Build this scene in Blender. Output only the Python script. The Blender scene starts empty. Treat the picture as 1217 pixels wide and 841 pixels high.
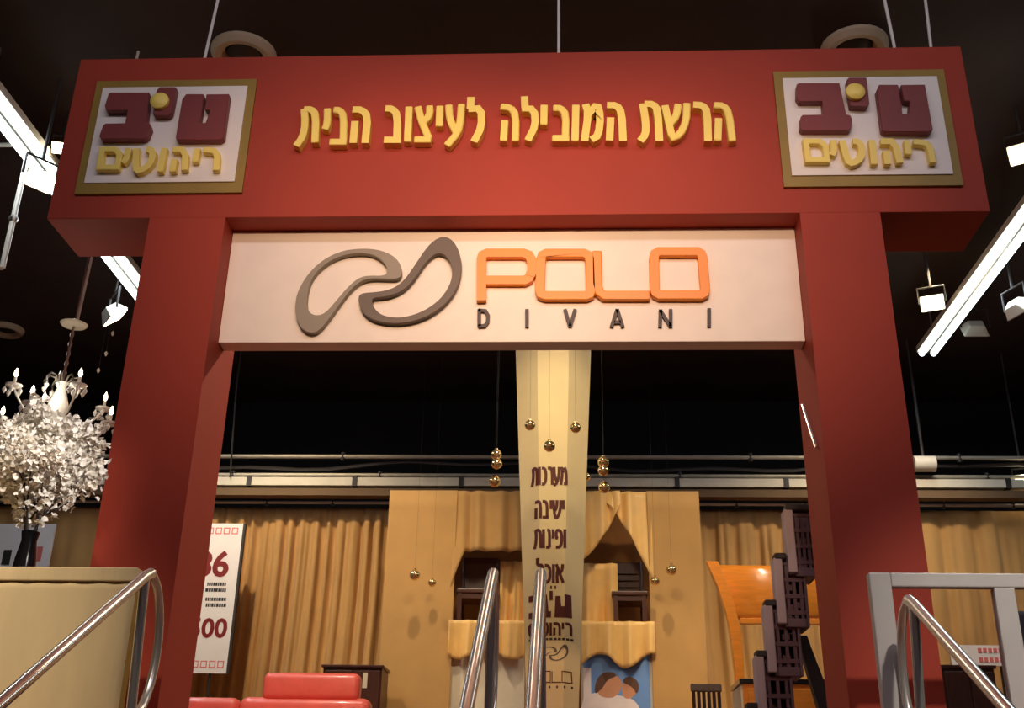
import bpy, bmesh, math, random
from mathutils import Vector, Matrix
from mathutils.geometry import tessellate_polygon
random.seed(7)
S = bpy.context.scene
COL = S.collection
# ------------------------------------------------------------------ camera
F, YAW, PITCH, ROLL = 1318.43, -.0512, .4118, .0185
CAM = Vector((.3469, -6.0966, 1.5))
cy, sy, cp, sp, cr, sr = math.cos(YAW), math.sin(YAW), math.cos(PITCH), math.sin(PITCH), math.cos(ROLL), math.sin(ROLL)
FW = Vector((sy*cp, cy*cp, sp)); R0 = Vector((cy, -sy, 0)); U0 = R0.cross(FW)
RI = cr*R0+sr*U0; UP = -sr*R0+cr*U0
cd = bpy.data.cameras.new('camera'); cam = bpy.data.objects.new('camera', cd); COL.objects.link(cam)
cd.sensor_width = 36; cd.lens = F/1217*36; cd.clip_end = 100; cd.clip_start = .05
m = Matrix((RI, UP, -FW)).transposed().to_4x4(); m.translation = CAM; cam.matrix_world = m
S.camera = cam
# ------------------------------------------------------------------ view, world
S.view_settings.view_transform = 'Standard'; S.view_settings.look = 'None'
S.view_settings.gamma = 1; S.view_settings.use_curve_mapping = False
S.view_settings.exposure = 0.0
S.cycles.use_denoising = True
w = bpy.data.worlds.new('world'); S.world = w; w.use_nodes = True
w.node_tree.nodes['Background'].inputs[0].default_value = (.6, .48, .44, 1)
w.node_tree.nodes['Background'].inputs[1].default_value = .022

def spot(name, loc, aim, power, col, size=60, blend=1, rad=.08):
    l = bpy.data.lights.new(name, 'SPOT'); l.energy = power; l.color = col
    l.spot_size = math.radians(size); l.spot_blend = blend; l.shadow_soft_size = rad
    o = bpy.data.objects.new(name, l); COL.objects.link(o); o.location = loc
    o.rotation_euler = (Vector(aim)-Vector(loc)).to_track_quat('-Z', 'Y').to_euler()
    return o
def area(name, loc, aim, power, col, sx, sy_):
    l = bpy.data.lights.new(name, 'AREA'); l.energy = power; l.color = col; l.shape = 'RECTANGLE'; l.size = sx; l.size_y = sy_
    o = bpy.data.objects.new(name, l); COL.objects.link(o); o.location = loc
    o.rotation_euler = (Vector(aim)-Vector(loc)).to_track_quat('-Z', 'Y').to_euler()
    return o
WARM = (1, .78, .52); WARM2 = (1, .66, .33); COOL = (.75, .87, 1)
# show spots hanging in front of the gateway, out of view
for k_, x_ in enumerate((-.95, .1, 1.1)):
    spot('front_spot', (x_, -4.6, 5.7), (x_, 0, 4.88), (380, 330, 380)[k_], (1, .64, .40), 45, 1, .12)
spot('front_fill', (.2, -5.6, 6.6), (.2, 0, 5.8), 80, (1, .72, .66), 80, 1, .2)  # unseen fill added to lift the ends of the crossbeam
area('front_fluorescents', (.6, -4.2, 7.35), (.4, 0, 5.9), 120, (.92, .84, .95), 8, .5)
# show spots over the stage, then unseen fills added in front of it
spot('stage_spot_left', (-3.6, 4.7, 7.25), (-3.0, 7.6, 3.4), 560, WARM, 80, 1, .1)
spot('stage_spot_booth_left', (-1.2, 4.5, 7.25), (-1.2, 6.9, 3.7), 330, WARM, 55, 1, .08)
spot('stage_spot_booth_right', (1.7, 4.5, 7.25), (1.5, 6.9, 3.7), 310, WARM, 55, 1, .08)
spot('stage_spot_right', (4.4, 4.7, 7.25), (3.8, 7.6, 3.3), 500, WARM, 80, 1, .1)
spot('stage_spot_column', (.25, 1.5, 7.1), (.25, 4.3, 5.0), 560, (1, .82, .55), 46, 1, .45)
spot('stage_spot_back_right', (1.2, 2.7, 6.9), (-1.9, .2, 3.2), 420, (1, .7, .5), 60, 1, .05)
spot('stage_spot_back_left', (-1.2, 2.9, 6.9), (1.9, .2, 3.2), 160, (1, .7, .5), 60, 1, .05)
spot('stage_spot_sofa', (-2.2, 1.8, 7.0), (-2.1, 4.6, 2.4), 640, (1, .8, .62), 40, 1, .08)
spot('stage_spot_wood', (1.6, 2.6, 7.0), (2.1, 5.4, 3.6), 480, (1, .8, .55), 40, 1, .05)
spot('counter_fill', (-2.6, -4.4, 6.4), (-2.9, -.6, 2.1), 1200, (1, .82, .6), 30, 1, .1)  # unseen fill added for the beige counter, narrowed to miss the post
spot('balustrade_fill', (2.8, -4.4, 6.4), (2.65, -.6, 2.35), 980, (1, .88, .76), 26, 1, .1)  # unseen fill added to brighten the balustrade frame, kept off the right post
spot('handrail_fill', (.2, -5.0, 5.9), (.12, -1.0, 2.1), 330, (1, .9, .8), 22, 1, .1)  # unseen fill added to brighten the central handrails
spot('tree_fill', (.6, -3.6, 5.2), (-2.74, -.3, 3.2), 850, (1, .93, .85), 17, 1, .08)  # added fill for the blossoms, out of view and angled past the post

# ------------------------------------------------------------------ helpers
def ray(px, py): return FW*F+RI*(px-608.5)-UP*(py-420.5)
def at(px, py, Y):
    d = ray(px, py); return CAM+d*((Y-CAM.y)/d.y)
def atz(px, py, Z):
    d = ray(px, py); return CAM+d*((Z-CAM.z)/d.z)
def lin(c): return tuple(((v/255)/12.92 if v/255 <= .04045 else ((v/255+.055)/1.055)**2.4) for v in c)
MATS = {}
def mat(name, rgb, rough=.6, metal=0, var=.06, scale=6, bump=0, bscale=60, emit=None, es=0, sheen=0, coat=0, stretch=None):
    if name in MATS: return MATS[name]
    M = bpy.data.materials.new(name); M.use_nodes = True; N = M.node_tree; b = N.nodes['Principled BSDF']
    c = lin(rgb)
    tc = N.nodes.new('ShaderNodeTexCoord'); nz = N.nodes.new('ShaderNodeTexNoise'); nz.inputs['Scale'].default_value = scale; nz.inputs['Detail'].default_value = 5
    src = tc.outputs['Object']
    if stretch:
        mp = N.nodes.new('ShaderNodeMapping'); mp.inputs['Scale'].default_value = stretch
        N.links.new(src, mp.inputs[0]); src = mp.outputs[0]
    N.links.new(src, nz.inputs['Vector'])
    cr_ = N.nodes.new('ShaderNodeValToRGB')
    cr_.color_ramp.elements[0].position = .3; cr_.color_ramp.elements[1].position = .7
    cr_.color_ramp.elements[0].color = tuple(v*(1-var) for v in c)+(1,)
    cr_.color_ramp.elements[1].color = tuple(min(1, v*(1+var)) for v in c)+(1,)
    N.links.new(nz.outputs['Fac'], cr_.inputs[0]); N.links.new(cr_.outputs[0], b.inputs['Base Color'])
    b.inputs['Roughness'].default_value = rough; b.inputs['Metallic'].default_value = metal
    if sheen: b.inputs['Sheen Weight'].default_value = sheen
    if coat: b.inputs['Coat Weight'].default_value = coat; b.inputs['Coat Roughness'].default_value = .1
    if bump:
        n2 = N.nodes.new('ShaderNodeTexNoise'); n2.inputs['Scale'].default_value = bscale; N.links.new(src, n2.inputs['Vector'])
        bp = N.nodes.new('ShaderNodeBump'); bp.inputs['Strength'].default_value = bump; bp.inputs['Distance'].default_value = .01
        N.links.new(n2.outputs['Fac'], bp.inputs['Height']); N.links.new(bp.outputs[0], b.inputs['Normal'])
    if emit:
        b.inputs['Emission Color'].default_value = lin(emit)+(1,); b.inputs['Emission Strength'].default_value = es
    MATS[name] = M; return M
def glass_mat(name, tint=(1, 1, 1), gl=.12):
    if name in MATS: return MATS[name]
    M = bpy.data.materials.new(name); M.use_nodes = True; N = M.node_tree; N.nodes.clear()
    o = N.nodes.new('ShaderNodeOutputMaterial'); mx = N.nodes.new('ShaderNodeMixShader'); t = N.nodes.new('ShaderNodeBsdfTransparent'); g = N.nodes.new('ShaderNodeBsdfGlossy')
    lw = N.nodes.new('ShaderNodeLayerWeight'); lw.inputs[0].default_value = gl
    t.inputs[0].default_value = tint+(1,); g.inputs['Roughness'].default_value = .03
    N.links.new(lw.outputs['Fresnel'], mx.inputs[0]); N.links.new(t.outputs[0], mx.inputs[1]); N.links.new(g.outputs[0], mx.inputs[2]); N.links.new(mx.outputs[0], o.inputs[0])
    MATS[name] = M; return M

class MB:
    def __init__(s): s.v = []; s.f = []
    def add(s, vs, fs):
        n = len(s.v); s.v += [tuple(p) for p in vs]; s.f += [tuple(i+n for i in f) for f in fs]; return s
    def box(s, a, b, M=None):
        x0, y0, z0 = a; x1, y1, z1 = b
        vs = [Vector(p) for p in ((x0,y0,z0),(x1,y0,z0),(x1,y1,z0),(x0,y1,z0),(x0,y0,z1),(x1,y0,z1),(x1,y1,z1),(x0,y1,z1))]
        if M: vs = [M @ p for p in vs]
        return s.add(vs, [(3,2,1,0),(4,5,6,7),(0,1,5,4),(1,2,6,5),(2,3,7,6),(3,0,4,7)])
    def prism(s, polys, y0, y1, fn=None):      # polys: outer + holes, (x,z); y0 front
        tris = tessellate_polygon([[Vector((x, z, 0)) for x, z in p] for p in polys])
        flat = [q for p in polys for q in p]; n = len(flat)
        vs = [(x, y0, z) for x, z in flat]+[(x, y1, z) for x, z in flat]
        if fn: vs = [fn(*p) for p in vs]
        fs = []
        for t in tris: fs += [tuple(t), tuple(i+n for i in reversed(t))]
        k = 0
        for p in polys:
            L = len(p)
            for i in range(L):
                j = (i+1) % L; fs.append((k+i, k+j, n+k+j, n+k+i))
            k += L
        return s.add(vs, fs)
    def tube(s, pts, r, n=8, closed=False, caps=True):
        pts = [Vector(p) for p in pts]; L = len(pts); rr = r if isinstance(r, (list, tuple)) else [r]*L
        rings = []; prev = None
        for i, p in enumerate(pts):
            a = pts[(i-1) % L] if (i > 0 or closed) else p; b = pts[(i+1) % L] if (i < L-1 or closed) else p
            t = (b-a).normalized()
            if prev is None:
                u = t.orthogonal().normalized()
            else:
                u = (prev-t*prev.dot(t))
                u = u.normalized() if u.length > 1e-6 else t.orthogonal().normalized()
            prev = u; v = t.cross(u)
            rings.append([p+(u*math.cos(2*math.pi*k/n)+v*math.sin(2*math.pi*k/n))*rr[i] for k in range(n)])
        vs = [q for g in rings for q in g]; fs = []
        for i in range(L if closed else L-1):
            j = (i+1) % L
            for k in range(n): fs.append((i*n+k, i*n+(k+1) % n, j*n+(k+1) % n, j*n+k))
        if caps and not closed: fs += [tuple(reversed(range(n))), tuple((L-1)*n+k for k in range(n))]
        return s.add(vs, fs)
    def lathe(s, prof, c=(0,0,0), n=16, M=None):
        c = Vector(c); vs = []
        for r, z in prof:
            for k in range(n):
                q = Vector((max(r, 1e-4)*math.cos(2*math.pi*k/n), max(r, 1e-4)*math.sin(2*math.pi*k/n), z))
                vs.append((M @ q if M else q)+c)
        fs = [(i*n+k, i*n+(k+1) % n, (i+1)*n+(k+1) % n, (i+1)*n+k) for i in range(len(prof)-1) for k in range(n)]
        fs += [tuple(reversed(range(n))), tuple((len(prof)-1)*n+k for k in range(n))]
        return s.add(vs, fs)
    def ball(s, c, r, n=12, sz=1):
        m_ = max(6, n//2)
        return s.lathe([(r*math.sin(math.pi*i/m_), -r*sz*math.cos(math.pi*i/m_)) for i in range(m_+1)], c, n)
    def build(s, name, material, parent=None, smooth=False, bevel=0, seg=2):
        me = bpy.data.meshes.new(name); me.from_pydata(s.v, [], s.f); me.validate()
        bm = bmesh.new(); bm.from_mesh(me); bmesh.ops.recalc_face_normals(bm, faces=bm.faces); bm.to_mesh(me); bm.free()
        if smooth:
            for p in me.polygons: p.use_smooth = True
            if smooth != 'all': me.set_sharp_from_angle(angle=math.radians(40))
        o = bpy.data.objects.new(name, me); COL.objects.link(o); me.materials.append(material)
        if parent:
            o.parent = parent; off = origin(parent); me.transform(Matrix.Translation(-off))
        if bevel:
            b = o.modifiers.new('bevel', 'BEVEL'); b.width = bevel; b.segments = seg; b.limit_method = 'ANGLE'
        return o
def origin(o):
    v = Vector((0, 0, 0))
    while o: v += o.location; o = o.parent
    return v
def tag(o, label, cat, group=None, kind=None):
    o['label'] = label; o['category'] = cat
    if group: o['group'] = group
    if kind: o['kind'] = kind
    return o
def thing(name, loc, label, cat, group=None):
    o = bpy.data.objects.new(name, None); COL.objects.link(o); o.location = loc; o.empty_display_size = .1
    return tag(o, label, cat, group)
def struct(o): o['kind'] = 'structure'; return o
def dup(o, loc, label, rz=None):
    def cp_(x, par):
        c = x.copy(); COL.objects.link(c)
        if par: c.parent = par
        for ch in list(x.children): cp_(ch, c)
        return c
    c = cp_(o, None); c.location = loc; c['label'] = label
    if rz is not None: c.rotation_euler[2] = rz
    return c
def chaikin(p, it=1):
    for _ in range(it):
        q = [p[0]]
        for a, b in zip(p, p[1:]):
            q += [(a[0]*.75+b[0]*.25, a[1]*.75+b[1]*.25), (a[0]*.25+b[0]*.75, a[1]*.25+b[1]*.75)]
        p = q+[p[-1]]
    return p
def stroke(pts, wd, closed=False):     # outline polygons of a thick polyline
    L = len(pts); a = []; b = []
    P = [Vector(p) for p in pts]
    for i in range(L):
        d0 = (P[i]-P[i-1]).normalized() if (i > 0 or closed) else None
        d1 = (P[(i+1) % L]-P[i]).normalized() if (i < L-1 or closed) else None
        if d0 is None: d0 = d1
        if d1 is None: d1 = d0
        t = (d0+d1).normalized() if (d0+d1).length > 1e-6 else d1
        nrm = Vector((-t.y, t.x)); k = 1/max(.55, nrm.dot(Vector((-d1.y, d1.x))))
        a.append(tuple(P[i]+nrm*wd/2*k)); b.append(tuple(P[i]-nrm*wd/2*k))
    if closed: return [a, b]
    return [a+b[::-1]]
def closed_smooth(p, it=2):
    for _ in range(it):
        q = []
        for i in range(len(p)):
            a, b = p[i], p[(i+1) % len(p)]
            q += [(a[0]*.75+b[0]*.25, a[1]*.75+b[1]*.25), (a[0]*.25+b[0]*.75, a[1]*.25+b[1]*.75)]
        p = q
    return p
def text_mb(body, size, fn, depth=.004, bold=.0, align='CENTER'):
    cu = bpy.data.curves.new('t', 'FONT'); cu.body = body; cu.size = size; cu.align_x = align; cu.extrude = depth/2; cu.offset = bold; cu.resolution_u = 3
    o = bpy.data.objects.new('t', cu); COL.objects.link(o); bpy.context.view_layer.update()
    me = bpy.data.meshes.new_from_object(o.evaluated_get(bpy.context.evaluated_depsgraph_get()))
    mb = MB(); mb.add([fn(v.co) for v in me.vertices], [tuple(p.vertices) for p in me.polygons])
    bpy.data.objects.remove(o); bpy.data.curves.remove(cu); bpy.data.meshes.remove(me)
    return mb

# ------------------------------------------------------------------ materials
RED = mat('red_paint', (168, 61, 42), .6, var=.05, scale=1.5)
WHITE = mat('white_board', (250, 238, 222), .55, var=.03)
YEL = mat('yellow_letter', (255, 226, 112), .45, var=.03)
MAROON = mat('maroon_letter', (128, 50, 46), .5, var=.05)
OLIVE = mat('olive_gold', (150, 122, 44), .5, var=.08)
PANELW = mat('logo_white', (240, 232, 222), .5, var=.02)
ORANGE = mat('orange_letter', (255, 150, 20), .35, var=.03)
GREY = mat('grey_logo', (150, 138, 118), .5, var=.05)
DGREY = mat('dark_grey_logo', (104, 88, 72), .5, var=.05)
DBROWN = mat('dark_brown_letter', (60, 40, 32), .5)
BLACK = mat('black_paint', (58, 44, 40), .8, var=.2, scale=1)
BLACKW = mat('black_wall', (10, 8, 7), .9, var=.2)
CARPET = mat('carpet', (150, 108, 86), .95, bump=.4, bscale=200)
GOLD = mat('gold_cloth', (206, 162, 92), .75, var=.08, scale=4, bump=.15, bscale=200, sheen=.3)
SATIN = mat('gold_satin', (242, 194, 114), .42, var=.08, scale=4, sheen=.3)
DRAPE = mat('tan_drape', (194, 150, 88), .8, var=.06, scale=3, bump=.15, bscale=250, sheen=.2)
BEIGE = mat('beige_cloth', (206, 184, 140), .85, var=.05, scale=3, bump=.5, bscale=7, stretch=(3, 1, .6))
CHROME = mat('chrome', (226, 222, 214), .26, .72, var=.02)
STEEL = mat('steel', (176, 170, 160), .3, 1, var=.05)
ALU = mat('grey_frame', (186, 182, 178), .45, 0, var=.04)
GALV = mat('galvanised', (176, 168, 150), .5, .3, var=.1, scale=9)
DUCTW = mat('white_duct', (214, 206, 184), .6, var=.06)
LEATHER = mat('red_leather', (234, 106, 92), .38, var=.06, bump=.2, bscale=25, coat=.2)
DWOOD = mat('dark_wood', (80, 46, 36), .35, var=.2, scale=8, stretch=(8, 8, 1))
OWOOD = mat('honey_wood', (226, 138, 48), .28, var=.12, scale=5, coat=.5, stretch=(1, 6, 6))
GOLDBALL = mat('gold_ball', (240, 206, 146), .16, .85, var=.1, scale=30)
PLUM = mat('plum_plastic', (112, 90, 98), .4, var=.1)
PLUML = mat('plum_plate', (186, 170, 172), .5, var=.08)
COLM = mat('cream_banner', (242, 216, 160), .65, var=.04, scale=3)
PRINT = mat('dark_red_print', (92, 28, 16), .6, var=.1)
BARK = mat('bark', (40, 28, 24), .8, var=.2)
PETAL = mat('petal', (250, 242, 230), .5, var=.06, scale=20)
VASE = mat('black_vase', (14, 13, 15), .12, coat=.6)
CRYS = mat('crystal', (245, 240, 232), .05, var=.05, scale=40, coat=1)
LAMPW = mat('lamp_white', (222, 214, 196), .5, var=.05)
TUBE = mat('tube_light', (235, 250, 255), .4, emit=(232, 248, 255), es=5)
HOT = mat('hot_lamp', (255, 244, 214), .4, emit=(255, 244, 214), es=14)
BULB = mat('bulb', (255, 236, 200), .4, emit=(255, 236, 196), es=9)
BLUE = mat('poster_blue', (108, 150, 214), .5, var=.12, scale=2)
SKIN = mat('poster_skin', (206, 146, 112), .6)
HAIR = mat('poster_hair', (96, 62, 44), .6)
SHIRT = mat('poster_shirt', (240, 226, 226), .6)
CREAMW = mat('cream_panel', (226, 214, 190), .7, var=.05)
PRICE = mat('price_white', (244, 238, 234), .5, var=.02)
PRED = mat('price_red', (130, 24, 20), .5)
PINK = mat('pink_print', (226, 120, 116), .6)
CABLE = mat('dark_cable', (46, 40, 36), .6)
GLASS = glass_mat('clear_glass', (.93, .92, .92), .2)
RED.node_tree.nodes['Principled BSDF'].inputs['Specular IOR Level'].default_value = .3
STAGE = 1.9; CEIL = 7.5; BACK = 9.4

# ------------------------------------------------------------------ setting
fl = MB().box((-8.5, -9, -.2), (8.5, -.9, 0)).box((-8.5, -.9, -.2), (8.5, BACK, STAGE))
for i in range(10):
    fl.box((-1.75, -.9-.288*(i+1), 0), (2.05, -.9-.288*i, STAGE-.173*(i+1)))
struct(fl.build('floor', CARPET))
struct(MB().box((-8.5, -9, CEIL), (8.5, BACK+.2, CEIL+.2)).build('ceiling', BLACK))
struct(MB().box((-8.5, BACK, 0), (8.5, BACK+.2, CEIL)).build('wall_back', BLACKW))
struct(MB().box((-8.7, -9, 0), (-8.5, BACK+.2, CEIL)).build('wall_left', BLACKW))
struct(MB().box((8.5, -9, 0), (8.7, BACK+.2, CEIL)).build('wall_right', BLACKW))

# ------------------------------------------------------------------ gateway
ZB, H, XO, XI, D = 5.1287, 1.2753, 2.323, 1.827, .5139
gate = thing('gateway', (0, .25, STAGE), 'huge red T-topped gateway with yellow Hebrew lettering and two corner logo squares', 'gateway')
MB().box((-3, 0, ZB), (3, D, ZB+H)).build('crossbeam', RED, gate, bevel=.004)
for s in (-1, 1):
    MB().box((min(s*XO, s*XI), 0, STAGE), (max(s*XO, s*XI), D, ZB)).build('post', RED, gate)
LETTERS3 = [
 [[(92,125),(98,200),(85,270),(50,318)],[(90,128),(130,128),(153,155),(148,300)]],
 [[(212,122),(212,200),(197,232)]],
 [[(243,130),(275,130),(297,160),(294,296)],[(222,296),(312,296)]],
 [[(343,130),(390,130),(422,165),(408,303)],[(356,190),(346,303)]],
 [[(512,124),(550,126),(575,158),(572,288)],[(505,287),(592,287)]],
 [[(635,112),(627,295)]],
 [[(680,112),(700,190),(740,282)],[(742,108),(740,160),(703,196)],[(660,284),(748,284)]],
 [[(795,108),(790,215)]],
 [[(840,103),(845,180),(880,248)],[(905,98),(900,185),(885,250),(828,315)]],
 [[(955,66),(952,128)],[(942,128),(1008,124),(1010,220),(970,297)]]]
LETTERS4 = [
 [[(58,102),(105,106),(130,140),(127,264)],[(78,165),(72,264)]],
 [[(170,55),(172,112)],[(158,112),(215,114),(222,190),(185,262)]],
 [[(262,93),(260,188)]],
 [[(303,108),(340,108),(364,140),(360,250)],[(298,250),(380,250)]],
 [[(410,93),(406,264)]],
 [[(455,93),(468,135),(450,264)],[(468,140),(510,92),(525,150),(515,240),(482,258)]],
 [[(555,97),(600,98),(624,130),(630,264)],[(572,155),(567,262)]],
 [[(722,90),(737,180),(735,235),(710,264)],[(730,92),(770,92),(792,120),(800,264)]],
 [[(825,95),(858,240)],[(888,90),(878,150),(848,182)],[(928,85),(926,170),(895,235),(850,252)]],
 [[(958,95),(1000,97),(1023,125),(1027,264)]],
 [[(1053,95),(1100,97),(1125,130),(1142,264)],[(1076,155),(1072,262)]]]
def add_letters(sets, ox, oy, sc, wd):
    for L in sets:
        mb = MB()
        for pl in L:
            q = [at(ox+x/sc, oy+y/sc, -.065) for x, y in pl]
            q = [(p.x, p.z) for p in q]
            mb.prism(stroke(chaikin(q, 1) if len(q) > 2 else q, wd), -.065-.002*len(mb.v)/99, .0)
        mb.build('letter', YEL, gate, bevel=.006, seg=1)
add_letters(LETTERS3, 340, 100, 4.346, .049)
add_letters(LETTERS4, 580, 100, 3.926, .049)
# logo squares
def fitrect(q, Y):
    p = [at(x, y, Y) for x, y in q]
    return (p[0].x+p[3].x)/2, (p[1].x+p[2].x)/2, (p[2].z+p[3].z)/2, (p[0].z+p[1].z)/2
sq_r = fitrect([(919.5,84.5),(1123,82.8),(1143.8,220.8),(931,220.8)], -.02)
sq_l = fitrect([(116.9,97),(307.8,93.2),(285,227.5),(86.6,231)], -.02)
def c6(pts, Y):
    o = []
    for x, y in pts:
        p = at(915+x/5.18, 75+y/5.18, Y); o.append((p.x-sq_r[0], p.z-sq_r[3]))
    return o
BIG_BET = [(165,130),(180,122),(428,122),(470,315),(495,320),(507,345),(500,400),(485,413),(200,413),(187,398),(190,330),(202,318),(330,316),(322,233),(180,233),(164,205)]
BIG_YOD = [(472,105),(485,88),(595,88),(606,180),(613,250),(600,266),(495,262),(490,225)]
BIG_TET = [(657,165),(672,132),(790,132),(808,235),(812,265),(815,312),(856,312),(862,234),(826,232),(806,132),(955,130),(1004,408),(985,422),(706,422),(690,410)]
SMALL = [
 [[(222,478),(310,478),(345,510),(352,592),(237,592)]],
 [[(392,470),(398,535),(382,565)]],
 [[(445,475),(478,600),(510,618),(565,580),(568,510),(540,480),(512,480)]],
 [[(628,470),(645,622)]],
 [[(683,480),(768,480),(802,612)],[(715,540),(728,622)]],
 [[(845,472),(855,560)]],
 [[(885,482),(960,487),(988,515),(1008,612)]]]
def logo_square(R):
    ox, oz = R[0], R[3]
    x0, x1, z0, z1 = R
    fr = MB().prism([[(x0,z0),(x1,z0),(x1,z1),(x0,z1)]], -.02, 0).build('logo_frame', OLIVE, gate)
    ax, az = .055, .062
    MB().box((x0+ax, -.03, z0+az*1.25), (x1-ax, -.0205, z1-az)).build('white_panel', PANELW, fr)
    def put(poly, name, m_, yf, bev=.004):
        MB().prism([[(x+ox, z+oz) for x, z in poly]], yf, -.0305).build(name, m_, fr, bevel=bev, seg=1)
    put(c6(BIG_BET, -.085), 'raised_letter', MAROON, -.085)
    put(c6(BIG_YOD, -.085), 'raised_letter', MAROON, -.085)
    put(c6(BIG_TET, -.085), 'raised_letter', MAROON, -.085)
    cx, cz = c6([(530,165)], -.12)[0]
    MB().lathe([(.062,0),(.062,.025),(.045,.04),(.02,.045),(0,.045)], (cx+ox, -.085, cz+oz), 20, Matrix.Rotation(math.pi/2, 3, 'X')).build('gold_disc', YEL, fr, smooth=True)
    for L in SMALL:
        mb = MB()
        for pl in L:
            q = [(x+ox, z+oz) for x, z in c6(pl, -.075)]
            if pl is SMALL[0][0]: mb.prism(stroke(q, .04, True), -.075, -.0305)
            else: mb.prism(stroke(chaikin(q) if len(q) > 2 else q, .043), -.075-.002*(len(mb.v) > 0), -.0305)
        mb.build('small_letter', YEL, fr, bevel=.004, seg=1)
logo_square(sq_r); logo_square(sq_l)
# thin bright strip on the inner side of the right post
hs = MB().tube([(XI-.02, .3, 3.62), (XI-.02, .06, 3.62)], .012)
a_ = at(961, 517, .35); b_ = at(969, 559, .1)
tag(MB().tube([(XI-.012, .36, 3.98), (XI-.012, .12, 3.62)], .011, 8).build('metal_strip', CHROME), 'thin shiny metal strip leaning on the inner side of the right red post', 'strip')

# ------------------------------------------------------------------ white sign
SY, SB = .176, .309
sz0, sz1 = 4.325, 5.126
sign = thing('hanging_sign', (0, SB, sz0), 'long white signboard with grey loops and orange letters, hung between the red posts', 'sign')
MB().box((-XI+.002, SY, sz0), (XI-.002, SB, sz1)).build('board', WHITE, sign, bevel=.004)
def px_poly(pts, ox, oy, sc, Y): 
    o = []
    for x, y in pts:
        p = at(ox+x/sc, oy+y/sc, Y); o.append((p.x, p.z))
    return o
LY = SY-.045
lo = [(50,430),(60,370),(110,280),(190,200),(290,150),(390,135),(490,140),(570,170),(612,215),(622,265),(606,298),(530,297),(450,294),(400,310),(345,355),(285,435),(220,525),(180,572),(140,590),(90,572),(60,525),(48,475)]
li = [(108,420),(120,335),(155,268),(225,205),(310,168),(400,158),(470,168),(520,203),(545,245),(535,283),(430,280),(380,298),(325,348),(265,420),(205,488),(150,496),(116,468)]
ro = [(385,400),(400,374),(500,368),(580,348),(640,298),(700,208),(760,120),(810,80),(850,70),(892,90),(927,145),(942,225),(930,315),(890,392),(820,462),(730,512),(620,537),(520,532),(440,507),(398,460)]
ri_ = [(458,410),(475,398),(540,393),(620,366),(680,310),(740,218),(790,168),(830,158),(870,188),(892,245),(885,315),(840,392),(770,452),(680,494),(590,508),(510,493),(468,452)]
for o_, i_, m_, nm in ((lo, li, GREY, 'pale_loop'), (ro, ri_, DGREY, 'dark_loop')):
    MB().prism([closed_smooth(px_poly(o_, 340, 265, 4.507, LY)), closed_smooth(px_poly(i_, 340, 265, 4.507, LY))], LY, SY-.0005).build('logo_loop', m_, sign, bevel=.004, seg=1)
def pol(p): return px_poly(p, 540, 265, 3.803, LY)
PW = .06
P_ = [[(122,348),(122,160),(128,142),(148,133),(312,133),(336,142),(350,165),(350,215),(342,238)]]
mb = MB(); mb.prism(stroke(pol(P_[0]), PW), LY, SY-.0005); mb.prism(stroke(pol([(345,226),(336,246),(318,255),(124,255)]), PW), LY+.003, SY-.0005); mb.build('letter', ORANGE, sign)
for pts in ([(392,160),(398,142),(416,133),(585,133),(605,142),(612,160),(617,300),(612,318),(596,325),(412,325),(392,318),(386,300)],
            [(903,150),(908,135),(925,126),(1100,126),(1116,135),(1122,150),(1134,298),(1130,314),(1114,322),(928,322),(912,314),(906,298)]):
    mb = MB(); mb.prism(stroke(pol(pts), PW, True), LY, SY-.0005); mb.build('letter', ORANGE, sign, bevel=.008)
mb = MB(); mb.prism(stroke(pol([(645,122),(648,285),(655,308),(676,323),(885,323)]), PW), LY, SY-.0005); mb.build('letter', ORANGE, sign, bevel=.008)
DV = {'D': [[(112,388),(112,466)],[(108,392),(140,395),(152,415),(150,445),(138,462),(108,464)]], 'I': [[(328,388),(328,468)]], 'V': [[(500,388),(523,466)],[(546,388),(523,466)]],
      'A': [[(736,388),(710,468)],[(736,388),(762,468)],[(722,446),(752,446)]], 'N': [[(932,390),(930,468)],[(930,392),(978,466)],[(978,388),(978,468)]], 'i': [[(1152,384),(1152,466)]]}
for k, L in DV.items():
    mb = MB()
    for pl in L: mb.prism(stroke(px_poly(pl, 540, 265, 3.803, SY-.02), .022), SY-.02, SY-.0005)
    mb.build('small_letter', DBROWN, sign)

# suspension cables on top of the crossbeam
def cable(px0, px1, Y, label, dx=0):
    a = at(px0[0], px0[1], Y); zt = ZB+H
    x = a.x
    t = thing('suspension_cable', (x, Y, zt), label, 'cable', None)
    MB().tube([(x, Y, zt+.02), (x+dx, Y, CEIL)], .011, 6).build('wire', mat('white_wire', (236, 230, 222), .5), t)
    MB().box((x-.03, Y-.03, zt), (x+.03, Y+.03, zt+.012)).tube([(x, Y, zt+.01), (x, Y, zt+.07)], .014, 8).build('anchor', STEEL, t)
cable((243,66), (0,0), .15, 'thin steel cable rising from the red crossbeam above the left logo square', .06)
cable((664,57), (0,0), .15, 'thin steel cable rising from the middle of the red crossbeam', .0)
cable((1064,57), (0,0), .15, 'pale steel cable rising from the crossbeam above the right logo square', -.05)
cable((1105,57), (0,0), .35, 'dim steel cable nearest the right end of the crossbeam', .04)
p = at(657, 55, .3)
bk = thing('beam_bracket', (p.x, .3, ZB+H), 'small dark clamp standing on the crossbeam beside the middle cable', 'clamp')
MB().box((p.x-.02, .28, ZB+H), (p.x+.02, .32, ZB+H+.14)).build('upright', CABLE, bk)
MB().tube([(p.x-.05, .3, ZB+H+.12), (p.x+.05, .3, ZB+H+.12)], .02).build('jaw', STEEL, bk)

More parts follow.
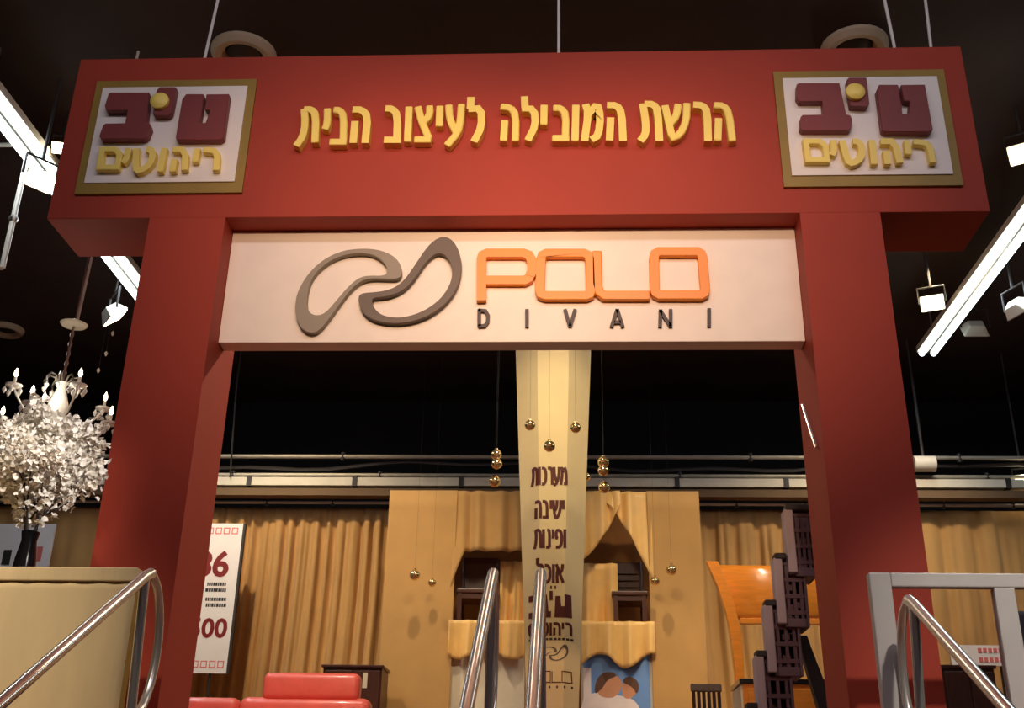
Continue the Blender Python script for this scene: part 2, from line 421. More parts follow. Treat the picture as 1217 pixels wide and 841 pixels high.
# ------------------------------------------------------------------ handrails
def handrail(px, label, lean=0, Y1=-.8, yb=-3.2):
    p = at(px[0], px[1], Y1); x, z = p.x, p.z; r = .027; sl = .6
    t = thing('handrail', (x, Y1, STAGE), label, 'handrail', 'chrome stair handrails')
    zb_ = z+sl*(yb-Y1)
    MB().tube([(x, Y1+.02, z), (x, Y1-.06, z-.036), (x, yb, zb_)], r, 14).build('rail', CHROME, t, smooth=True)
    xp = x+lean
    MB().tube([(x, Y1-.05, z-.03), (xp, Y1-.05, STAGE-.173+.0)], r*.85, 12).build('post', CHROME, t, smooth=True)
    MB().lathe([(.06,0),(.06,.012),(.03,.02)], (xp, Y1-.05, STAGE-.0), 14).build('base_plate', CHROME, t, smooth=True)
    lp = []
    for i in range(15):
        a = math.pi/2-math.pi*i/14
        lp.append((x, Y1+.25*math.cos(a), z-.34+.34*math.sin(a)))
    lp.append((x, Y1-.05, z-.70))
    MB().tube(lp, r*.8, 12).build('end_loop', CHROME, t, smooth=True)
    ly = yb+.1; k = 10
    st = STAGE-.173*(min(10, int((-.9-ly)/.288)+1))
    MB().tube([(x, ly, zb_+.06), (x, ly, max(0, st))], r*.85, 12).build('post', CHROME, t, smooth=True)
    MB().lathe([(.06,0),(.06,.012),(.03,.02)], (x, ly, max(0, st)), 14).build('base_plate', CHROME, t, smooth=True)
handrail((178,680), 'chrome stair handrail in front of the beige cloth counter', .04)
handrail((586,680), 'chrome stair handrail ending in front of the dark chair niche, left of the column', 0)
handrail((643,680), 'chrome stair handrail in front of the cream column lettering', .01)
handrail((1081,712), 'chrome stair handrail in front of the grey glass balustrade', -.05)

# ------------------------------------------------------------------ beige counter, glass balustrade
cx1 = -1.807
ct = thing('cloth_counter', (-3, -.35, STAGE), 'tall counter covered in beige cloth below the white blossom tree', 'counter')
g = MB(); N_ = 60; M_ = 14; vs = []; fs = []
for j in range(M_+1):
    for i in range(N_+1):
        x = -5.2+(cx1+5.2)*i/N_; z = STAGE+.01+(2.66-STAGE)*j/M_
        y = -.6+.004*math.sin(x*23+z*2)*(1-j/M_)+.003*math.sin(x*41-z*3)
        vs.append((x, y, z))
for j in range(M_):
    for i in range(N_):
        k = j*(N_+1)+i; fs.append((k, k+1, k+N_+2, k+N_+1))
MB().box((-5.2, -.58, STAGE), (cx1-.012, -.49, 2.66)).build('partition', OLIVE, ct)
MB().box((-5.2, -.489, STAGE), (-2.42, -.06, 2.69)).build('cabinet', OLIVE, ct)
sk = MB().add(vs, fs).build('cloth_front', BEIGE, ct, smooth='all'); sm = sk.modifiers.new('solid', 'SOLIDIFY'); sm.thickness = .008
MB().box((-5.22, -.615, 2.655), (cx1, -.485, 2.725)).box((-5.22, -.484, 2.69), (-2.41, -.05, 2.725)).build('cloth_top', BEIGE, ct, bevel=.006)

gb = thing('glass_balustrade', (2.9, -.5, STAGE), 'grey framed glass balustrade beside the right red post', 'balustrade')
zt = 2.745; gx0 = 1.86; gx1 = 4.2; fw_ = .105
mbx = 2.46
fr = MB().box((gx0, -.53, STAGE), (gx0+fw_, -.47, zt)).box((gx0+fw_, -.53, zt-.07), (gx1, -.47, zt)).box((gx0+fw_, -.53, STAGE), (gx1, -.47, STAGE+.08))
for xx in (mbx, mbx+.66, mbx+1.32): fr.box((xx, -.53, STAGE+.08), (xx+.10, -.47, zt-.07))
fr.build('frame', ALU, gb, bevel=.006)
for a, b in ((gx0+fw_, mbx), (mbx+.1, mbx+.66), (mbx+.76, mbx+1.32)):
    MB().box((a, -.505, STAGE+.08), (b, -.497, zt-.07)).build('pane', GLASS, gb)

# ------------------------------------------------------------------ curtains at the back
def curtain(name, x0, x1, z0, z1, Y, amp, freq, label, cat='curtain', m_=DRAPE, head=.22, group=None, seed=1, parent=None):
    rn = random.Random(seed); n = int((x1-x0)*90); rows = 16
    ph = [rn.uniform(0, 6.28) for _ in range(5)]; fq = [freq*rn.uniform(.8, 1.2), freq*1.7*rn.uniform(.9, 1.1), freq*.43, freq*2.9, freq*.21]
    am = [1, .45, .6, .2, .5]
    vs = []; fs = []
    for j in range(rows+1):
        t = j/rows; z = z0+(z1-z0)*t; top = z1-z
        k = min(1, max(.12, top/head)) if head else 1
        for i in range(n+1):
            x = x0+(x1-x0)*i/n
            sft = .05*math.sin(z*1.3+ph[0])*(1-t)
            v = sum(a*math.sin(q*(x+sft)+p_+.25*math.sin(z*1.7+p_)) for a, q, p_ in zip(am, fq, ph))
            v = math.tanh(v*.9)
            vs.append((x, Y-amp*k*v, z))
    for j in range(rows):
        for i in range(n):
            q = j*(n+1)+i; fs.append((q, q+1, q+n+2, q+n+1))
    o = MB().add(vs, fs).build(name, m_, parent, smooth='all')
    so = o.modifiers.new('solid', 'SOLIDIFY'); so.thickness = .006
    if not parent: tag(o, label, cat, group)
    return o
CZ = at(255, 603, 7.68).z
curtain('curtain', -7.4, -5.0, STAGE, CZ, 7.68, .05, 10, 'tan curtain on the far left behind the white blossom tree', seed=3)
curtain('curtain', -4.9, -1.72, STAGE, CZ, 7.68, .062, 33, 'pleated tan curtain behind the price poster and red sofa', seed=5)
curtain('curtain', 2.0, 4.3, STAGE, CZ, 7.68, .05, 24, 'pleated tan curtain behind the curved honey wood headboard', seed=8)
curtain('curtain', 4.4, 7.8, STAGE, CZ, 7.68, .05, 16, 'tan curtain on the far right behind the glass balustrade', seed=11)
def hbar(name, y_px, thick, Y, m_, label, cat, x0=-8.4, x1=8.4, rect=0):
    z = at(608, y_px, Y).z
    mb = MB()
    if rect: mb.box((x0, Y-.05, z-thick/2), (x1, Y+.05, z+thick/2))
    else: mb.tube([(x0, Y, z), (x1, Y, z)], thick/2, 10)
    return z
def pipe_thing(name, y_px, thick, Y, m_, label, cat, rect, fit_step, fm):
    z = at(608, y_px, Y).z
    t = thing(name, (0, Y, z), label, cat)
    mb = MB()
    if rect: mb.box((-8.45, Y-.06, z-thick/2), (8.45, Y+.06, z+thick/2))
    else: mb.tube([(-8.5, Y, z), (8.5, Y, z)], thick/2, 10)
    mb.build('run', m_, t)
    x = -7.7
    while x < 8:
        b = MB()
        if rect: b.box((x-.03, Y-.075, z-thick*.62), (x+.03, Y+.075, z+thick*.62))
        else: b.tube([(x, Y, z-thick), (x, Y, z+thick)], thick*.55, 8)
        b.build('clip', fm, t); x += fit_step
pipe_thing('pipe', 543, .055, 7.42, GALV, 'topmost galvanised pipe running along the black back wall', 'pipe', 0, 2.6, CABLE)
pipe_thing('pipe', 565, .05, 7.4, GALV, 'galvanised pipe just above the pale duct on the back wall', 'pipe', 0, 1.9, CABLE)
pipe_thing('cable_duct', 574, .105, 7.35, DUCTW, 'pale rectangular duct running above the curtains', 'duct', 1, 1.35, CABLE)
pipe_thing('curtain_rail', 598, .04, 7.5, GALV, 'thin grey curtain rail just above the tan curtains', 'rail', 0, .85, CABLE)
z_ = at(608, 554, 7.5).z
mb = MB(); pts = [(-8.3+.35*i, 7.52, z_+.03*math.sin(i*1.1)+(.05*math.sin(i*.37))) for i in range(48)]
tag(MB().tube(pts, .03, 6).build('cable_bundle', CABLE), 'dark sagging cable bundle between the two galvanised pipes', 'cables')
z_ = at(608, 586, 7.35).z
tag(MB().box((-8.45, 7.3, z_-.05), (8.45, 7.46, z_+.045)).build('pelmet_board', mat('pelmet', (110, 86, 58), .8)), 'brown pelmet board under the pale duct', 'board')
p = at(1098, 551, 7.2)
ac = thing('ac_unit', (p.x, 7.2, p.z), 'pale rounded box fixed beside the right post at pipe height', 'air_conditioner')  # air conditioner with a plain rounded body
MB().tube([(p.x-.13, 7.2, p.z), (p.x+.13, 7.2, p.z)], .1, 14).build('body', LAMPW, ac, smooth=True)
MB().tube([(p.x, 7.2, p.z), (p.x, 7.2, CEIL)], .02).build('bracket', CABLE, ac)
for (xa, ya), (xb, yb), lab in (((283,443),(512,447),'thin dark conduit under the ceiling seen left of the column'), ((730,443),(945,443),'thin dark conduit under the ceiling seen right of the column')):
    a = at(xa, ya, 8.6); b = at(xb, yb, 8.6)
    t = thing('conduit', (a.x, 8.6, a.z), lab, 'conduit')
    MB().tube([a, b], .014, 6).build('tube', GALV, t)
    for q in (a, b, (a+b)/2): MB().tube([q, (q.x, 8.6, CEIL)], .012, 6).build('hanger', CABLE, t)
a = at(281, 462, 7.2); b = at(272, 565, 7.2)
tag(MB().tube([(a.x, 7.2, CEIL), (a.x, 7.2, a.z), ((a.x+b.x)/2, 7.22, (a.z+b.z)/2), (b.x, 7.26, b.z)], .012, 6).build('hanging_cable', CABLE), 'thin dark cable hanging just inside the left red post', 'cable')

# ------------------------------------------------------------------ draped display booth
BY = 6.8
def bx(px, py=640, Y=BY): return at(px, py, Y).x
def bz(py, Y=BY, px=608): return at(px, py, Y).z
booth = thing('display_booth', (0, BY+.3, STAGE), 'tan draped display booth with two raised chair niches behind the cream column', 'display booth')
zt = bz(583)
xL0, xL1 = bx(460), bx(531); xR0, xR1 = bx(770), bx(833)
nL0, nL1 = bx(540), bx(625); nR0, nR1 = bx(690), bx(772)
shelf = bz(738)
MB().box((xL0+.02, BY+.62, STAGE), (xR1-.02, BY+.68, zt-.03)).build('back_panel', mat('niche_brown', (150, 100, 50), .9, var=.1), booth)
MB().box((nL0-.0, BY+.06, STAGE), (nL1, BY+.6, shelf-.03)).build('plinth', CREAMW, booth)
MB().box((nR0, BY+.06, STAGE), (nR1, BY+.6, shelf-.03)).build('plinth', CREAMW, booth)
curtain('side_drape', xL0, nL0+.02, STAGE, zt, BY, .018, 5, None, seed=21, parent=booth)
curtain('side_drape', nR1-.02, xR1, STAGE, zt, BY, .02, 8, None, seed=22, parent=booth)
def swag(x0, x1, fn_bot, seed, m_=DRAPE, amp=.04, yy=0, freq=26, ztop=None):   # hanging cloth with a shaped lower edge, parallel folds
    rn = random.Random(seed); n = 70; rows = 12; vs = []; fs = []; zz = ztop or zt; ph = rn.uniform(0, 6)
    for j in range(rows+1):
        for i in range(n+1):
            t = i/n; x = x0+(x1-x0)*t; zb = fn_bot(t); z = zz-(zz-zb)*j/rows
            v = math.sin(freq*x+ph)+.5*math.sin(freq*1.6*x+ph*2+z)
            vs.append((x, BY+yy-amp*v*(.4+.6*j/rows)-.03*j/rows, z))
    for j in range(rows):
        for i in range(n):
            q = j*(n+1)+i; fs.append((q, q+1, q+n+2, q+n+1))
    o = MB().add(vs, fs).build('swag', m_, booth, smooth='all'); so = o.modifiers.new('solid', 'SOLIDIFY'); so.thickness = .006
    return o
lerp = lambda a, b, t: a+(b-a)*t
swag(bx(531), bx(630), lambda t: bz(lerp(735, 655, min(1, t*4.5)**.7)), 31, yy=.02)
swag(bx(684), bx(738), lambda t: bz(lerp(668, 600, t**1.6)), 32, SATIN, .035, .0)
swag(bx(722), bx(775), lambda t: bz(lerp(598, 690, max(0, t)**1.3)), 33, SATIN, .035, .03)
# gold satin falls beside the chairs and over the shelf edges
def fall(x0, x1, z0, z1, yy, seed, amp=.03, freq=30, scallop=0, m_=SATIN, name='satin_fall'):
    rn = random.Random(seed); n = 60; rows = 10; vs = []; fs = []; ph = rn.uniform(0, 6)
    for j in range(rows+1):
        for i in range(n+1):
            t = i/n; x = x0+(x1-x0)*t
            zb = z0-scallop*(.5+.5*math.sin(t*9+ph)); z = z1-(z1-zb)*j/rows; amp_ = amp*1.5
            v = math.sin(freq*x+ph+.6*z)+.4*math.sin(freq*2.1*x-z*2)
            vs.append((x, BY+yy-amp_*v*(.25+.75*j/rows), z))
    for j in range(rows):
        for i in range(n):
            q = j*(n+1)+i; fs.append((q, q+1, q+n+2, q+n+1))
    o = MB().add(vs, fs).build(name, m_, booth, smooth='all'); so = o.modifiers.new('solid', 'SOLIDIFY'); so.thickness = .006
fall(bx(594), bx(628), shelf, bz(660), .3, 41, .03, 40)
fall(bx(690), bx(734), shelf, bz(663), .25, 42, .04, 22)
fall(nL0-.02, nL1, bz(772), shelf, -.055, 43, .03, 26, .12, name='shelf_valance')
fall(nR0, nR1+.02, bz(776), shelf, -.055, 44, .03, 26, .16, name='shelf_valance')
MB().box((nL0-.02, BY+.0, shelf-.03), (nL1, BY+.6, shelf)).build('shelf', SATIN, booth)
MB().box((nR0, BY+.0, shelf-.03), (nR1+.02, BY+.6, shelf)).build('shelf', SATIN, booth)

# chairs on the shelves
def chair(x, y, z, hgt, wd, rz, label, slats):
    t = thing('dining_chair', (x, y, z), label, 'chair', 'dark dining chairs in the niches')
    s = hgt; sw = wd; sh = s*.46
    O = Vector((x, y, z))
    M = Matrix.Translation(O)
    MB().box((-sw/2, -.22, sh-.05), (sw/2, .2, sh), M).build('seat', DWOOD, t, bevel=.01)
    MB().box((-sw/2+.03, -.2, sh-.11), (sw/2-.03, .18, sh-.052), M).build('apron', DWOOD, t)
    for sx in (-1, 1):
        MB().box((sx*(sw/2-.045)-.025, -.21, 0), (sx*(sw/2-.045)+.025, -.16, sh-.05), M).build('leg', DWOOD, t)
        MB().tube([M @ Vector((sx*(sw/2-.04), .19, 0)), M @ Vector((sx*(sw/2-.04), .19, sh)), M @ Vector((sx*(sw/2-.05), .26, s))], .025, 8).build('leg', DWOOD, t)
    if slats:
        for k in range(4):
            zz = sh+(s-sh)*(.18+.19*k); yy = .2+.06*(zz-sh)/(s-sh)
            MB().box((-sw/2+.06, yy-.012, zz-.03), (sw/2-.06, yy+.012, zz+.03), M).build('back_slat', DWOOD, t)
        MB().box((-sw/2+.03, .235, s-.14), (sw/2-.03, .275, s), M).build('top_rail', DWOOD, t, bevel=.015)
    else:
        mb = MB(); vs = [M @ Vector(q) for q in ((-sw/2+.06, .2, sh+.04), (sw/2-.06, .2, sh+.04), (sw/2-.06, .245, s-.03), (-sw/2+.06, .245, s-.03), (-sw/2+.06, .225, sh+.04), (sw/2-.06, .225, sh+.04), (sw/2-.06, .27, s-.03), (-sw/2+.06, .27, s-.03))]
        mb.add(vs, [(0,1,2,3),(7,6,5,4),(0,4,5,1),(1,5,6,2),(2,6,7,3),(3,7,4,0)]).build('backrest', mat('dark_leather', (104, 72, 58), .35), t)
        MB().box((-sw/2+.03, .22, s-.05), (sw/2-.03, .275, s+.01), M).build('top_rail', DWOOD, t, bevel=.012)
    t.rotation_euler[2] = rz
    return t
chair(bx(569, 700, BY+.32), BY+.3, shelf, bz(662, BY+.45)-shelf, .5, .0, 'dark solid-back dining chair in the niche behind the left handrail', False)
chair(bx(747, 700, BY+.32), BY+.3, shelf, bz(665, BY+.45)-shelf, .42, .0, 'dark ladder-back dining chair in the niche right of the cream column', True)
# poster under the right niche
pz1 = bz(776); px0, px1 = bx(692), bx(772)
po = thing('couple_poster', ((px0+px1)/2, BY+.03, STAGE), 'blue poster of an embracing couple in white below the ladder-back chair', 'poster')
Yp = BY+.022
MB().box((px0, Yp, STAGE), (px1, Yp+.03, pz1)).build('board', BLUE, po)
def flat(pts, m_, nm, d): 
    q = [(at(a, b, Yp).x, at(a, b, Yp).z) for a, b in pts]
    MB().prism([closed_smooth(q, 2)], Yp-.001*d, Yp).build(nm, m_, po)
q = [(at(a, b, Yp).x, at(a, b, Yp).z) for a, b in ((692,790),(700,790),(700,841),(692,841))]
MB().box((px0, Yp-.002, STAGE), (px0+.085, Yp, bz(792))).build('pale_margin', SHIRT, po)
MB().box((px1-.05, Yp-.006, STAGE), (px1, Yp, pz1-.03)).build('edge_strip', ALU, po)
flat([(690,841),(694,828),(708,822),(722,824),(738,826),(756,832),(764,850),(764,880),(690,880)], SHIRT, 'printed_shirt', 1)
flat([(709,826),(712,808),(722,800),(735,803),(740,812),(736,824),(726,830)], SKIN, 'printed_face', 2)
flat([(738,812),(750,806),(758,812),(757,824),(748,831),(740,828)], SKIN, 'printed_face', 2)
flat([(706,826),(708,808),(716,799),(728,798),(734,803),(722,807),(716,818)], HAIR, 'printed_hair', 3)
flat([(738,810),(745,803),(756,806),(760,815),(757,826),(752,816)], HAIR, 'printed_hair', 3)

# ------------------------------------------------------------------ cream column
KX, KY = .235, 4.6
zz = (STAGE, 6.19, CEIL)
def kr(z): return .238+(z-2.6)*(.392-.238)/(6.19-2.6)
column = thing('banner_column', (KX, KY, STAGE), 'cream eight-sided column with dark red Hebrew text in the middle of the stage', 'column')
c8 = 1/math.cos(math.pi/8)
kv = []
for z in (STAGE, CEIL):
    for k in range(8):
        a = math.pi/8+k*math.pi/4; kv.append((KX+kr(z)*c8*math.cos(a), KY+kr(z)*c8*math.sin(a), z))
MB().add(kv, [tuple(reversed(range(8))), tuple(range(8, 16))]+[(k, (k+1) % 8, 8+(k+1) % 8, 8+k) for k in range(8)]).build('shaft', COLM, column)
def ksurf(x, z):
    r = kr(z); u = abs(x-KX); e = r*math.tan(math.pi/8)
    return KY-r if u <= e else KY-r+(u-e)
G = {'ת': (.72, [[(.15,1),(.2,.6),(.12,.2),(0,0)],[(.12,.97),(.45,.97),(.65,.8),(.65,0)]]), 'ה': (.72, [[(0,.92),(.4,.95),(.62,.78),(.62,0)],[(.1,.6),(.08,0)]]),
     'ו': (.25, [[(.1,1),(.1,0)]]), 'כ': (.6, [[(0,.93),(.3,.93),(.5,.75),(.5,.25),(.3,.05),(0,.05)]]), 'ר': (.65, [[(0,.93),(.4,.95),(.55,.8),(.55,0)]]),
     'ע': (.7, [[(0,1),(.05,.5),(.3,.2)],[(.6,1),(.58,.5),(.35,.1),(-.05,-.05)]]), 'מ': (.75, [[(.05,1),(.2,.7),(0,0)],[(.15,.68),(.45,.95),(.62,.75),(.65,0)],[(.7,.07),(.35,.07)]]),
     'י': (.25, [[(.1,1),(.1,.5)]]), 'ש': (.9, [[(0,1),(.15,.05),(.5,.05),(.8,.5),(.82,1)],[(.42,1),(.38,.6),(.15,.4)]]), 'ב': (.75, [[(0,.93),(.35,.93),(.52,.75),(.52,.05)],[(0,.05),(.7,.05)]]),
     'פ': (.7, [[(.2,.5),(.05,.55),(.05,.93),(.4,.95),(.6,.75),(.6,.25),(.4,.05),(0,.05)]]), 'נ': (.5, [[(.1,.95),(.3,.95),(.35,.8),(.35,.05)],[(0,.05),(.4,.05)]]),
     'א': (.7, [[(0,1),(.65,0)],[(.6,1),(.55,.7),(.35,.5)],[(.15,.75),(.05,.4),(.1,0)]]), 'ל': (.62, [[(.05,1.35),(.05,.95),(.55,.95),(.55,.6),(.25,0)]]),
     'ט': (.8, [[(.05,1),(.05,.05),(.7,.05),(.72,.9),(.4,.93)]]), 'ם': (.7, [[(.05,.93),(.6,.93),(.6,.05),(.08,.05),(.05,.9)]]), 'צ': (.7, [[(0,1),(.65,.05)],[(.6,1),(.55,.6),(.3,.5)],[(0,.05),(.65,.05)]])}
def kprint(polys, m_, name='printed_text'):      # polys in (x,z) world, wrapped on the column's front
    bm = bmesh.new()
    for poly in polys:
        tr = tessellate_polygon([[Vector((x, z, 0)) for x, z in p] for p in poly]); flat_ = [q for p in poly for q in p]
        bv = [bm.verts.new((x, 0, z)) for x, z in flat_]
        for t in tr:
            try: bm.faces.new([bv[i] for i in t])
            except ValueError: pass
    for sgn in (-1, 1):
        e0, e1 = kr(2.6)*math.tan(math.pi/8), kr(6.19)*math.tan(math.pi/8)
        d = Vector((sgn*(e1-e0), 0, 6.19-2.6)); n = d.cross(Vector((0, 1, 0)))
        bmesh.ops.bisect_plane(bm, geom=bm.verts[:]+bm.edges[:]+bm.faces[:], plane_co=(KX+sgn*e0, 0, 2.6), plane_no=n)
    for v in bm.verts: v.co.y = ksurf(v.co.x, v.co.z)-.003
    mb = MB(); bm.verts.index_update()
    mb.add([v.co.copy() for v in bm.verts], [tuple(v.index for v in f.verts) for f in bm.faces]); bm.free()
    o = mb.build(name, m_, column); so = o.modifiers.new('solid', 'SOLIDIFY'); so.thickness = .002; so.offset = 0
    return o
def krow(txt, x0, x1, y0, y1, wd=.16, m_=PRINT):   # txt in right-to-left reading order, pixel box
    vis = txt[::-1]; tot = sum(G[c][0] for c in vis)+.12*(len(vis)-1); polys = []; cur = 0
    yf = KY-kr(4)
    for c in vis:
        wg, L = G[c]
        for pl in L:
            pts = []
            for u, v in (chaikin(pl, 1) if len(pl) > 2 else pl):
                f = (cur+u)/tot
                p = at(x0+(x1-x0)*f, y1+(y0-y1)*v, yf); pts.append((p.x, p.z))
            h = at(x0, y0, yf).z-at(x0, y1, yf).z
            polys.append(stroke(pts, wd*h))
        cur += wg+.12
    kprint(polys, m_)
krow('מערכות', 632, 674, 556, 577); krow('ישיבה', 636, 671, 595, 616); krow('ופינות', 635, 673, 629, 651); krow('אוכל', 638, 670, 670, 692)
def kpx(pts): 
    yf = KY-kr(3.5); return [(at(a, b, yf).x, at(a, b, yf).z) for a, b in pts]
sqr = lambda a, b, c, d: [kpx([(a, b), (c, b), (c, d), (a, d)])]
kprint([sqr(654,696,656,700), sqr(659,696,661,700)], PRINT)
kprint([[kpx([(628,706),(650,706),(652,726),(655,726),(655,733),(628,733),(628,726),(643,725),(642,713),(628,713)])], [kpx([(660,708),(666,708),(667,720),(671,720),(671,706),(679,706),(680,733),(659,733)])], [kpx([(653,702),(657,702),(657,713),(653,713)])]], PRINT)
krow('ריהוטים', 628, 680, 739, 754, .2)
kprint([sqr(628+i*5, 757.5, 631.5+i*5, 760) for i in range(11)], DBROWN)
def kloop(pts, ox, oy, sc): return kpx([(ox+x*sc, oy+y*sc) for x, y in pts])
kprint([[kloop(lo, 636, 762, .042), kloop(li, 636, 762, .042)], [kloop(ro, 636, 762, .042), kloop(ri_, 636, 762, .042)]], DGREY)
def kst(p, wd, cl=False): return stroke(kpx(p), wd, cl)
kprint([kst([(668,797),(679,797),(680,810),(668,810)], .008, True), kst([(656,797),(656,810),(667,810)], .008), kst([(644,797),(654,797),(654,810),(644,810)], .008, True), kst([(633,812),(633,797),(642,797),(642,805),(633,805)], .008)], PRINT)
kprint([sqr(634+i*9, 814, 636+i*9, 817) for i in range(6)], DBROWN)

# ------------------------------------------------------------------ gold balls
def ball(px, py, Y, rpx, label, group, proto=[None]):
    p = at(px, py, Y); depth = (p-CAM).dot(FW); r = rpx*depth/F
    t = thing('gold_ball', p, label, 'ornament', group)
    mb = MB(); mb.ball(p, r, 14); mb.build('sphere', GOLDBALL, t, smooth='all')
    MB().lathe([(r*.28, r*.92), (r*.28, r*1.15), (r*.1, r*1.2)], p, 10).build('cap', GOLDBALL, t)
    MB().tube([(p.x, p.y, p.z+r*1.15), (p.x, p.y, CEIL)], .0009, 5).build('thread', CABLE, t)
ball(590, 540, 4.2, 6.5, 'upper gold ball of the pair hanging left of the cream column', 'hanging gold balls')
ball(590.5, 551, 4.0, 6.5, 'lower gold ball of the tight pair hanging left of the cream column', 'hanging gold balls')
ball(588, 572, 4.1, 7, 'single gold ball hanging lowest at the left of the column by the pipes', 'hanging gold balls')
ball(717, 549, 4.2, 7, 'upper gold ball of the pair hanging right of the cream column', 'hanging gold balls')
ball(717, 559, 4.0, 6.5, 'lower gold ball of the tight pair hanging right of the cream column', 'hanging gold balls')
ball(718, 579, 4.1, 7, 'single gold ball hanging lowest at the right of the column by the pipes', 'hanging gold balls')
ball(630, 505, 3.6, 6.5, 'gold ball before the upper left edge of the cream column', 'hanging gold balls')
ball(684, 508, 3.6, 6.5, 'gold ball before the upper right edge of the cream column', 'hanging gold balls')
ball(653, 530, 3.5, 7, 'gold ball before the middle of the cream column above its text', 'hanging gold balls')
ball(696, 566, 5.3, 6, 'gold ball half hidden behind the right edge of the cream column', 'hanging gold balls')
ball(493, 683, 6.45, 6.5, 'larger gold ball before the plain drape left of the solid-back chair', 'hanging gold balls')
ball(513.5, 692, 6.55, 5, 'smaller gold ball before the plain drape left of the solid-back chair', 'hanging gold balls')
ball(798, 677, 6.45, 6.5, 'larger gold ball before the drape right of the ladder-back chair', 'hanging gold balls')
ball(779, 690, 6.55, 5.5, 'smaller gold ball before the drape right of the ladder-back chair', 'hanging gold balls')

# ------------------------------------------------------------------ price poster
PY = 7.0
p1 = at(287, 622, PY); p2 = at(271, 800, PY); xr = (p1.x+p2.x)/2
W_ = .78; pz0, pz1_ = p2.z, p1.z
pp = thing('price_poster', (xr-W_/2, PY, STAGE), 'tall white price poster with dark red numerals standing beside the left post', 'poster')
MB().box((xr-W_, PY, pz0), (xr, PY+.02, pz1_)).build('board', PRICE, pp)
MB().box((xr, PY-.0, pz0), (xr+.03, PY+.05, pz1_)).box((xr-W_-.03, PY, pz0), (xr-W_, PY+.05, pz1_)).build('side_frame', CABLE, pp)
for xx in (xr-.2, xr-W_+.2):
    MB().tube([(xx, PY+.04, STAGE), (xx, PY+.04, pz0+.4)], .018).build('leg', CABLE, pp)
def ptext(body, xpx, ypx, size, m_, bold=.004):
    p = at(xpx, ypx, PY)
    text_mb(body, size, lambda c: (p.x+c.x, PY-.002-c.z, p.z+c.y), .003, bold, 'RIGHT').build('printed_text', m_, pp)
ptext('86', 271, 684, .42, PRED, .012)
ptext('500', 269, 757, .31, PRED, .008)
for i, (yy, n) in enumerate(((696,1),(703,1),(714,1),(721,1))):
    p = at(269, yy, PY); mb = MB()
    x = p.x
    for k in range(9):
        ww = random.uniform(.02, .04); mb.box((x-ww, PY-.002, p.z), (x-.006, PY, p.z+.04)); x -= ww
    mb.build('printed_text', CABLE, pp)
for yy in (628, 787):
    p = at(283 if yy < 700 else 266, yy+6, PY); mb = MB()
    for k in range(4):
        x = p.x-.1*k
        mb.prism(stroke([(x-.075, p.z), (x-.01, p.z), (x-.01, p.z+.07), (x-.075, p.z+.07)], .012, True), PY-.002, PY)
    mb.build('printed_text', PINK, pp)
# white posters behind the tree
t = thing('wall_poster', (at(30, 650, 7.0).x, 7.0, STAGE), 'pale poster with a pink square behind the black vase', 'poster')
a = at(-30, 622, 7.0); b = at(66, 622, 7.0)
MB().box((a.x, 7.0, STAGE), (b.x, 7.04, a.z)).build('board', PRICE, t)
p = at(45, 658, 7.0); MB().box((p.x-.05, 6.994, p.z-.09), (p.x+.05, 6.999, p.z+.09)).build('printed_square', PINK, t)
p = at(8, 662, 7.0); MB().box((p.x-.05, 6.994, p.z-.09), (p.x+.05, 6.999, p.z+.09)).build('printed_square', CABLE, t)

# ------------------------------------------------------------------ sofa and cabinet
SYo = 4.5
def sx_(px): return at(px, 828, SYo).x
sofa = thing('leather_sofa', (sx_(330), SYo, STAGE), 'red leather sofa with one raised headrest in front of the pleated curtain', 'sofa')
zs = at(360, 829, SYo).z; zh = at(360, 800, SYo).z
a0, a1, a2 = sx_(160), sx_(287), sx_(442)
def cushion(a, b, name, r=.06): 
    o = MB().box(a, b).build(name, LEATHER, sofa, smooth='all', bevel=r, seg=5); return o
cushion((a0, SYo-.75, STAGE+.08), (a2, SYo+.15, STAGE+.28), 'base', .04)
cushion((a0+.15, SYo-.8, STAGE+.27), (a1-.005, SYo-.1, STAGE+.45), 'seat_cushion')
cushion((a1+.005, SYo-.8, STAGE+.27), (a2-.15, SYo-.1, STAGE+.45), 'seat_cushion')
cushion((a0+.02, SYo-.1, STAGE+.2), (a1-.004, SYo+.14, zs-.01), 'backrest', .07)
cushion((a1+.004, SYo-.1, STAGE+.2), (a2, SYo+.14, zs), 'backrest', .08)
cushion((a0-.02, SYo-.8, STAGE+.08), (a0+.14, SYo+.1, STAGE+.62), 'armrest')
cushion((a2-.14, SYo-.8, STAGE+.08), (a2+.02, SYo-.12, STAGE+.62), 'armrest')
cushion((sx_(313), SYo-.09, zs-.03), (sx_(428), SYo+.1, zh), 'headrest', .06)
for xx in (a0+.1, a2-.1):
    for yy in (SYo-.65, SYo+.05): MB().lathe([(.03,0),(.025,.085)], (xx, yy, STAGE), 10).build('foot', CABLE, sofa)
CYo = 6.2
x0, x1 = at(384, 800, CYo).x, at(454, 800, CYo).x; zc = at(430, 790, CYo).z
cab = thing('dark_cabinet', ((x0+x1)/2, CYo+.2, STAGE), 'dark wooden cabinet with a pale tag behind the red sofa', 'cabinet')
MB().box((x0, CYo, STAGE), (x1, CYo+.45, zc-.03)).build('body', DWOOD, cab)
MB().box((x0-.02, CYo-.03, zc-.03), (x1+.02, CYo+.47, zc)).build('top', DWOOD, cab, bevel=.006)
xm = (x0+x1)/2
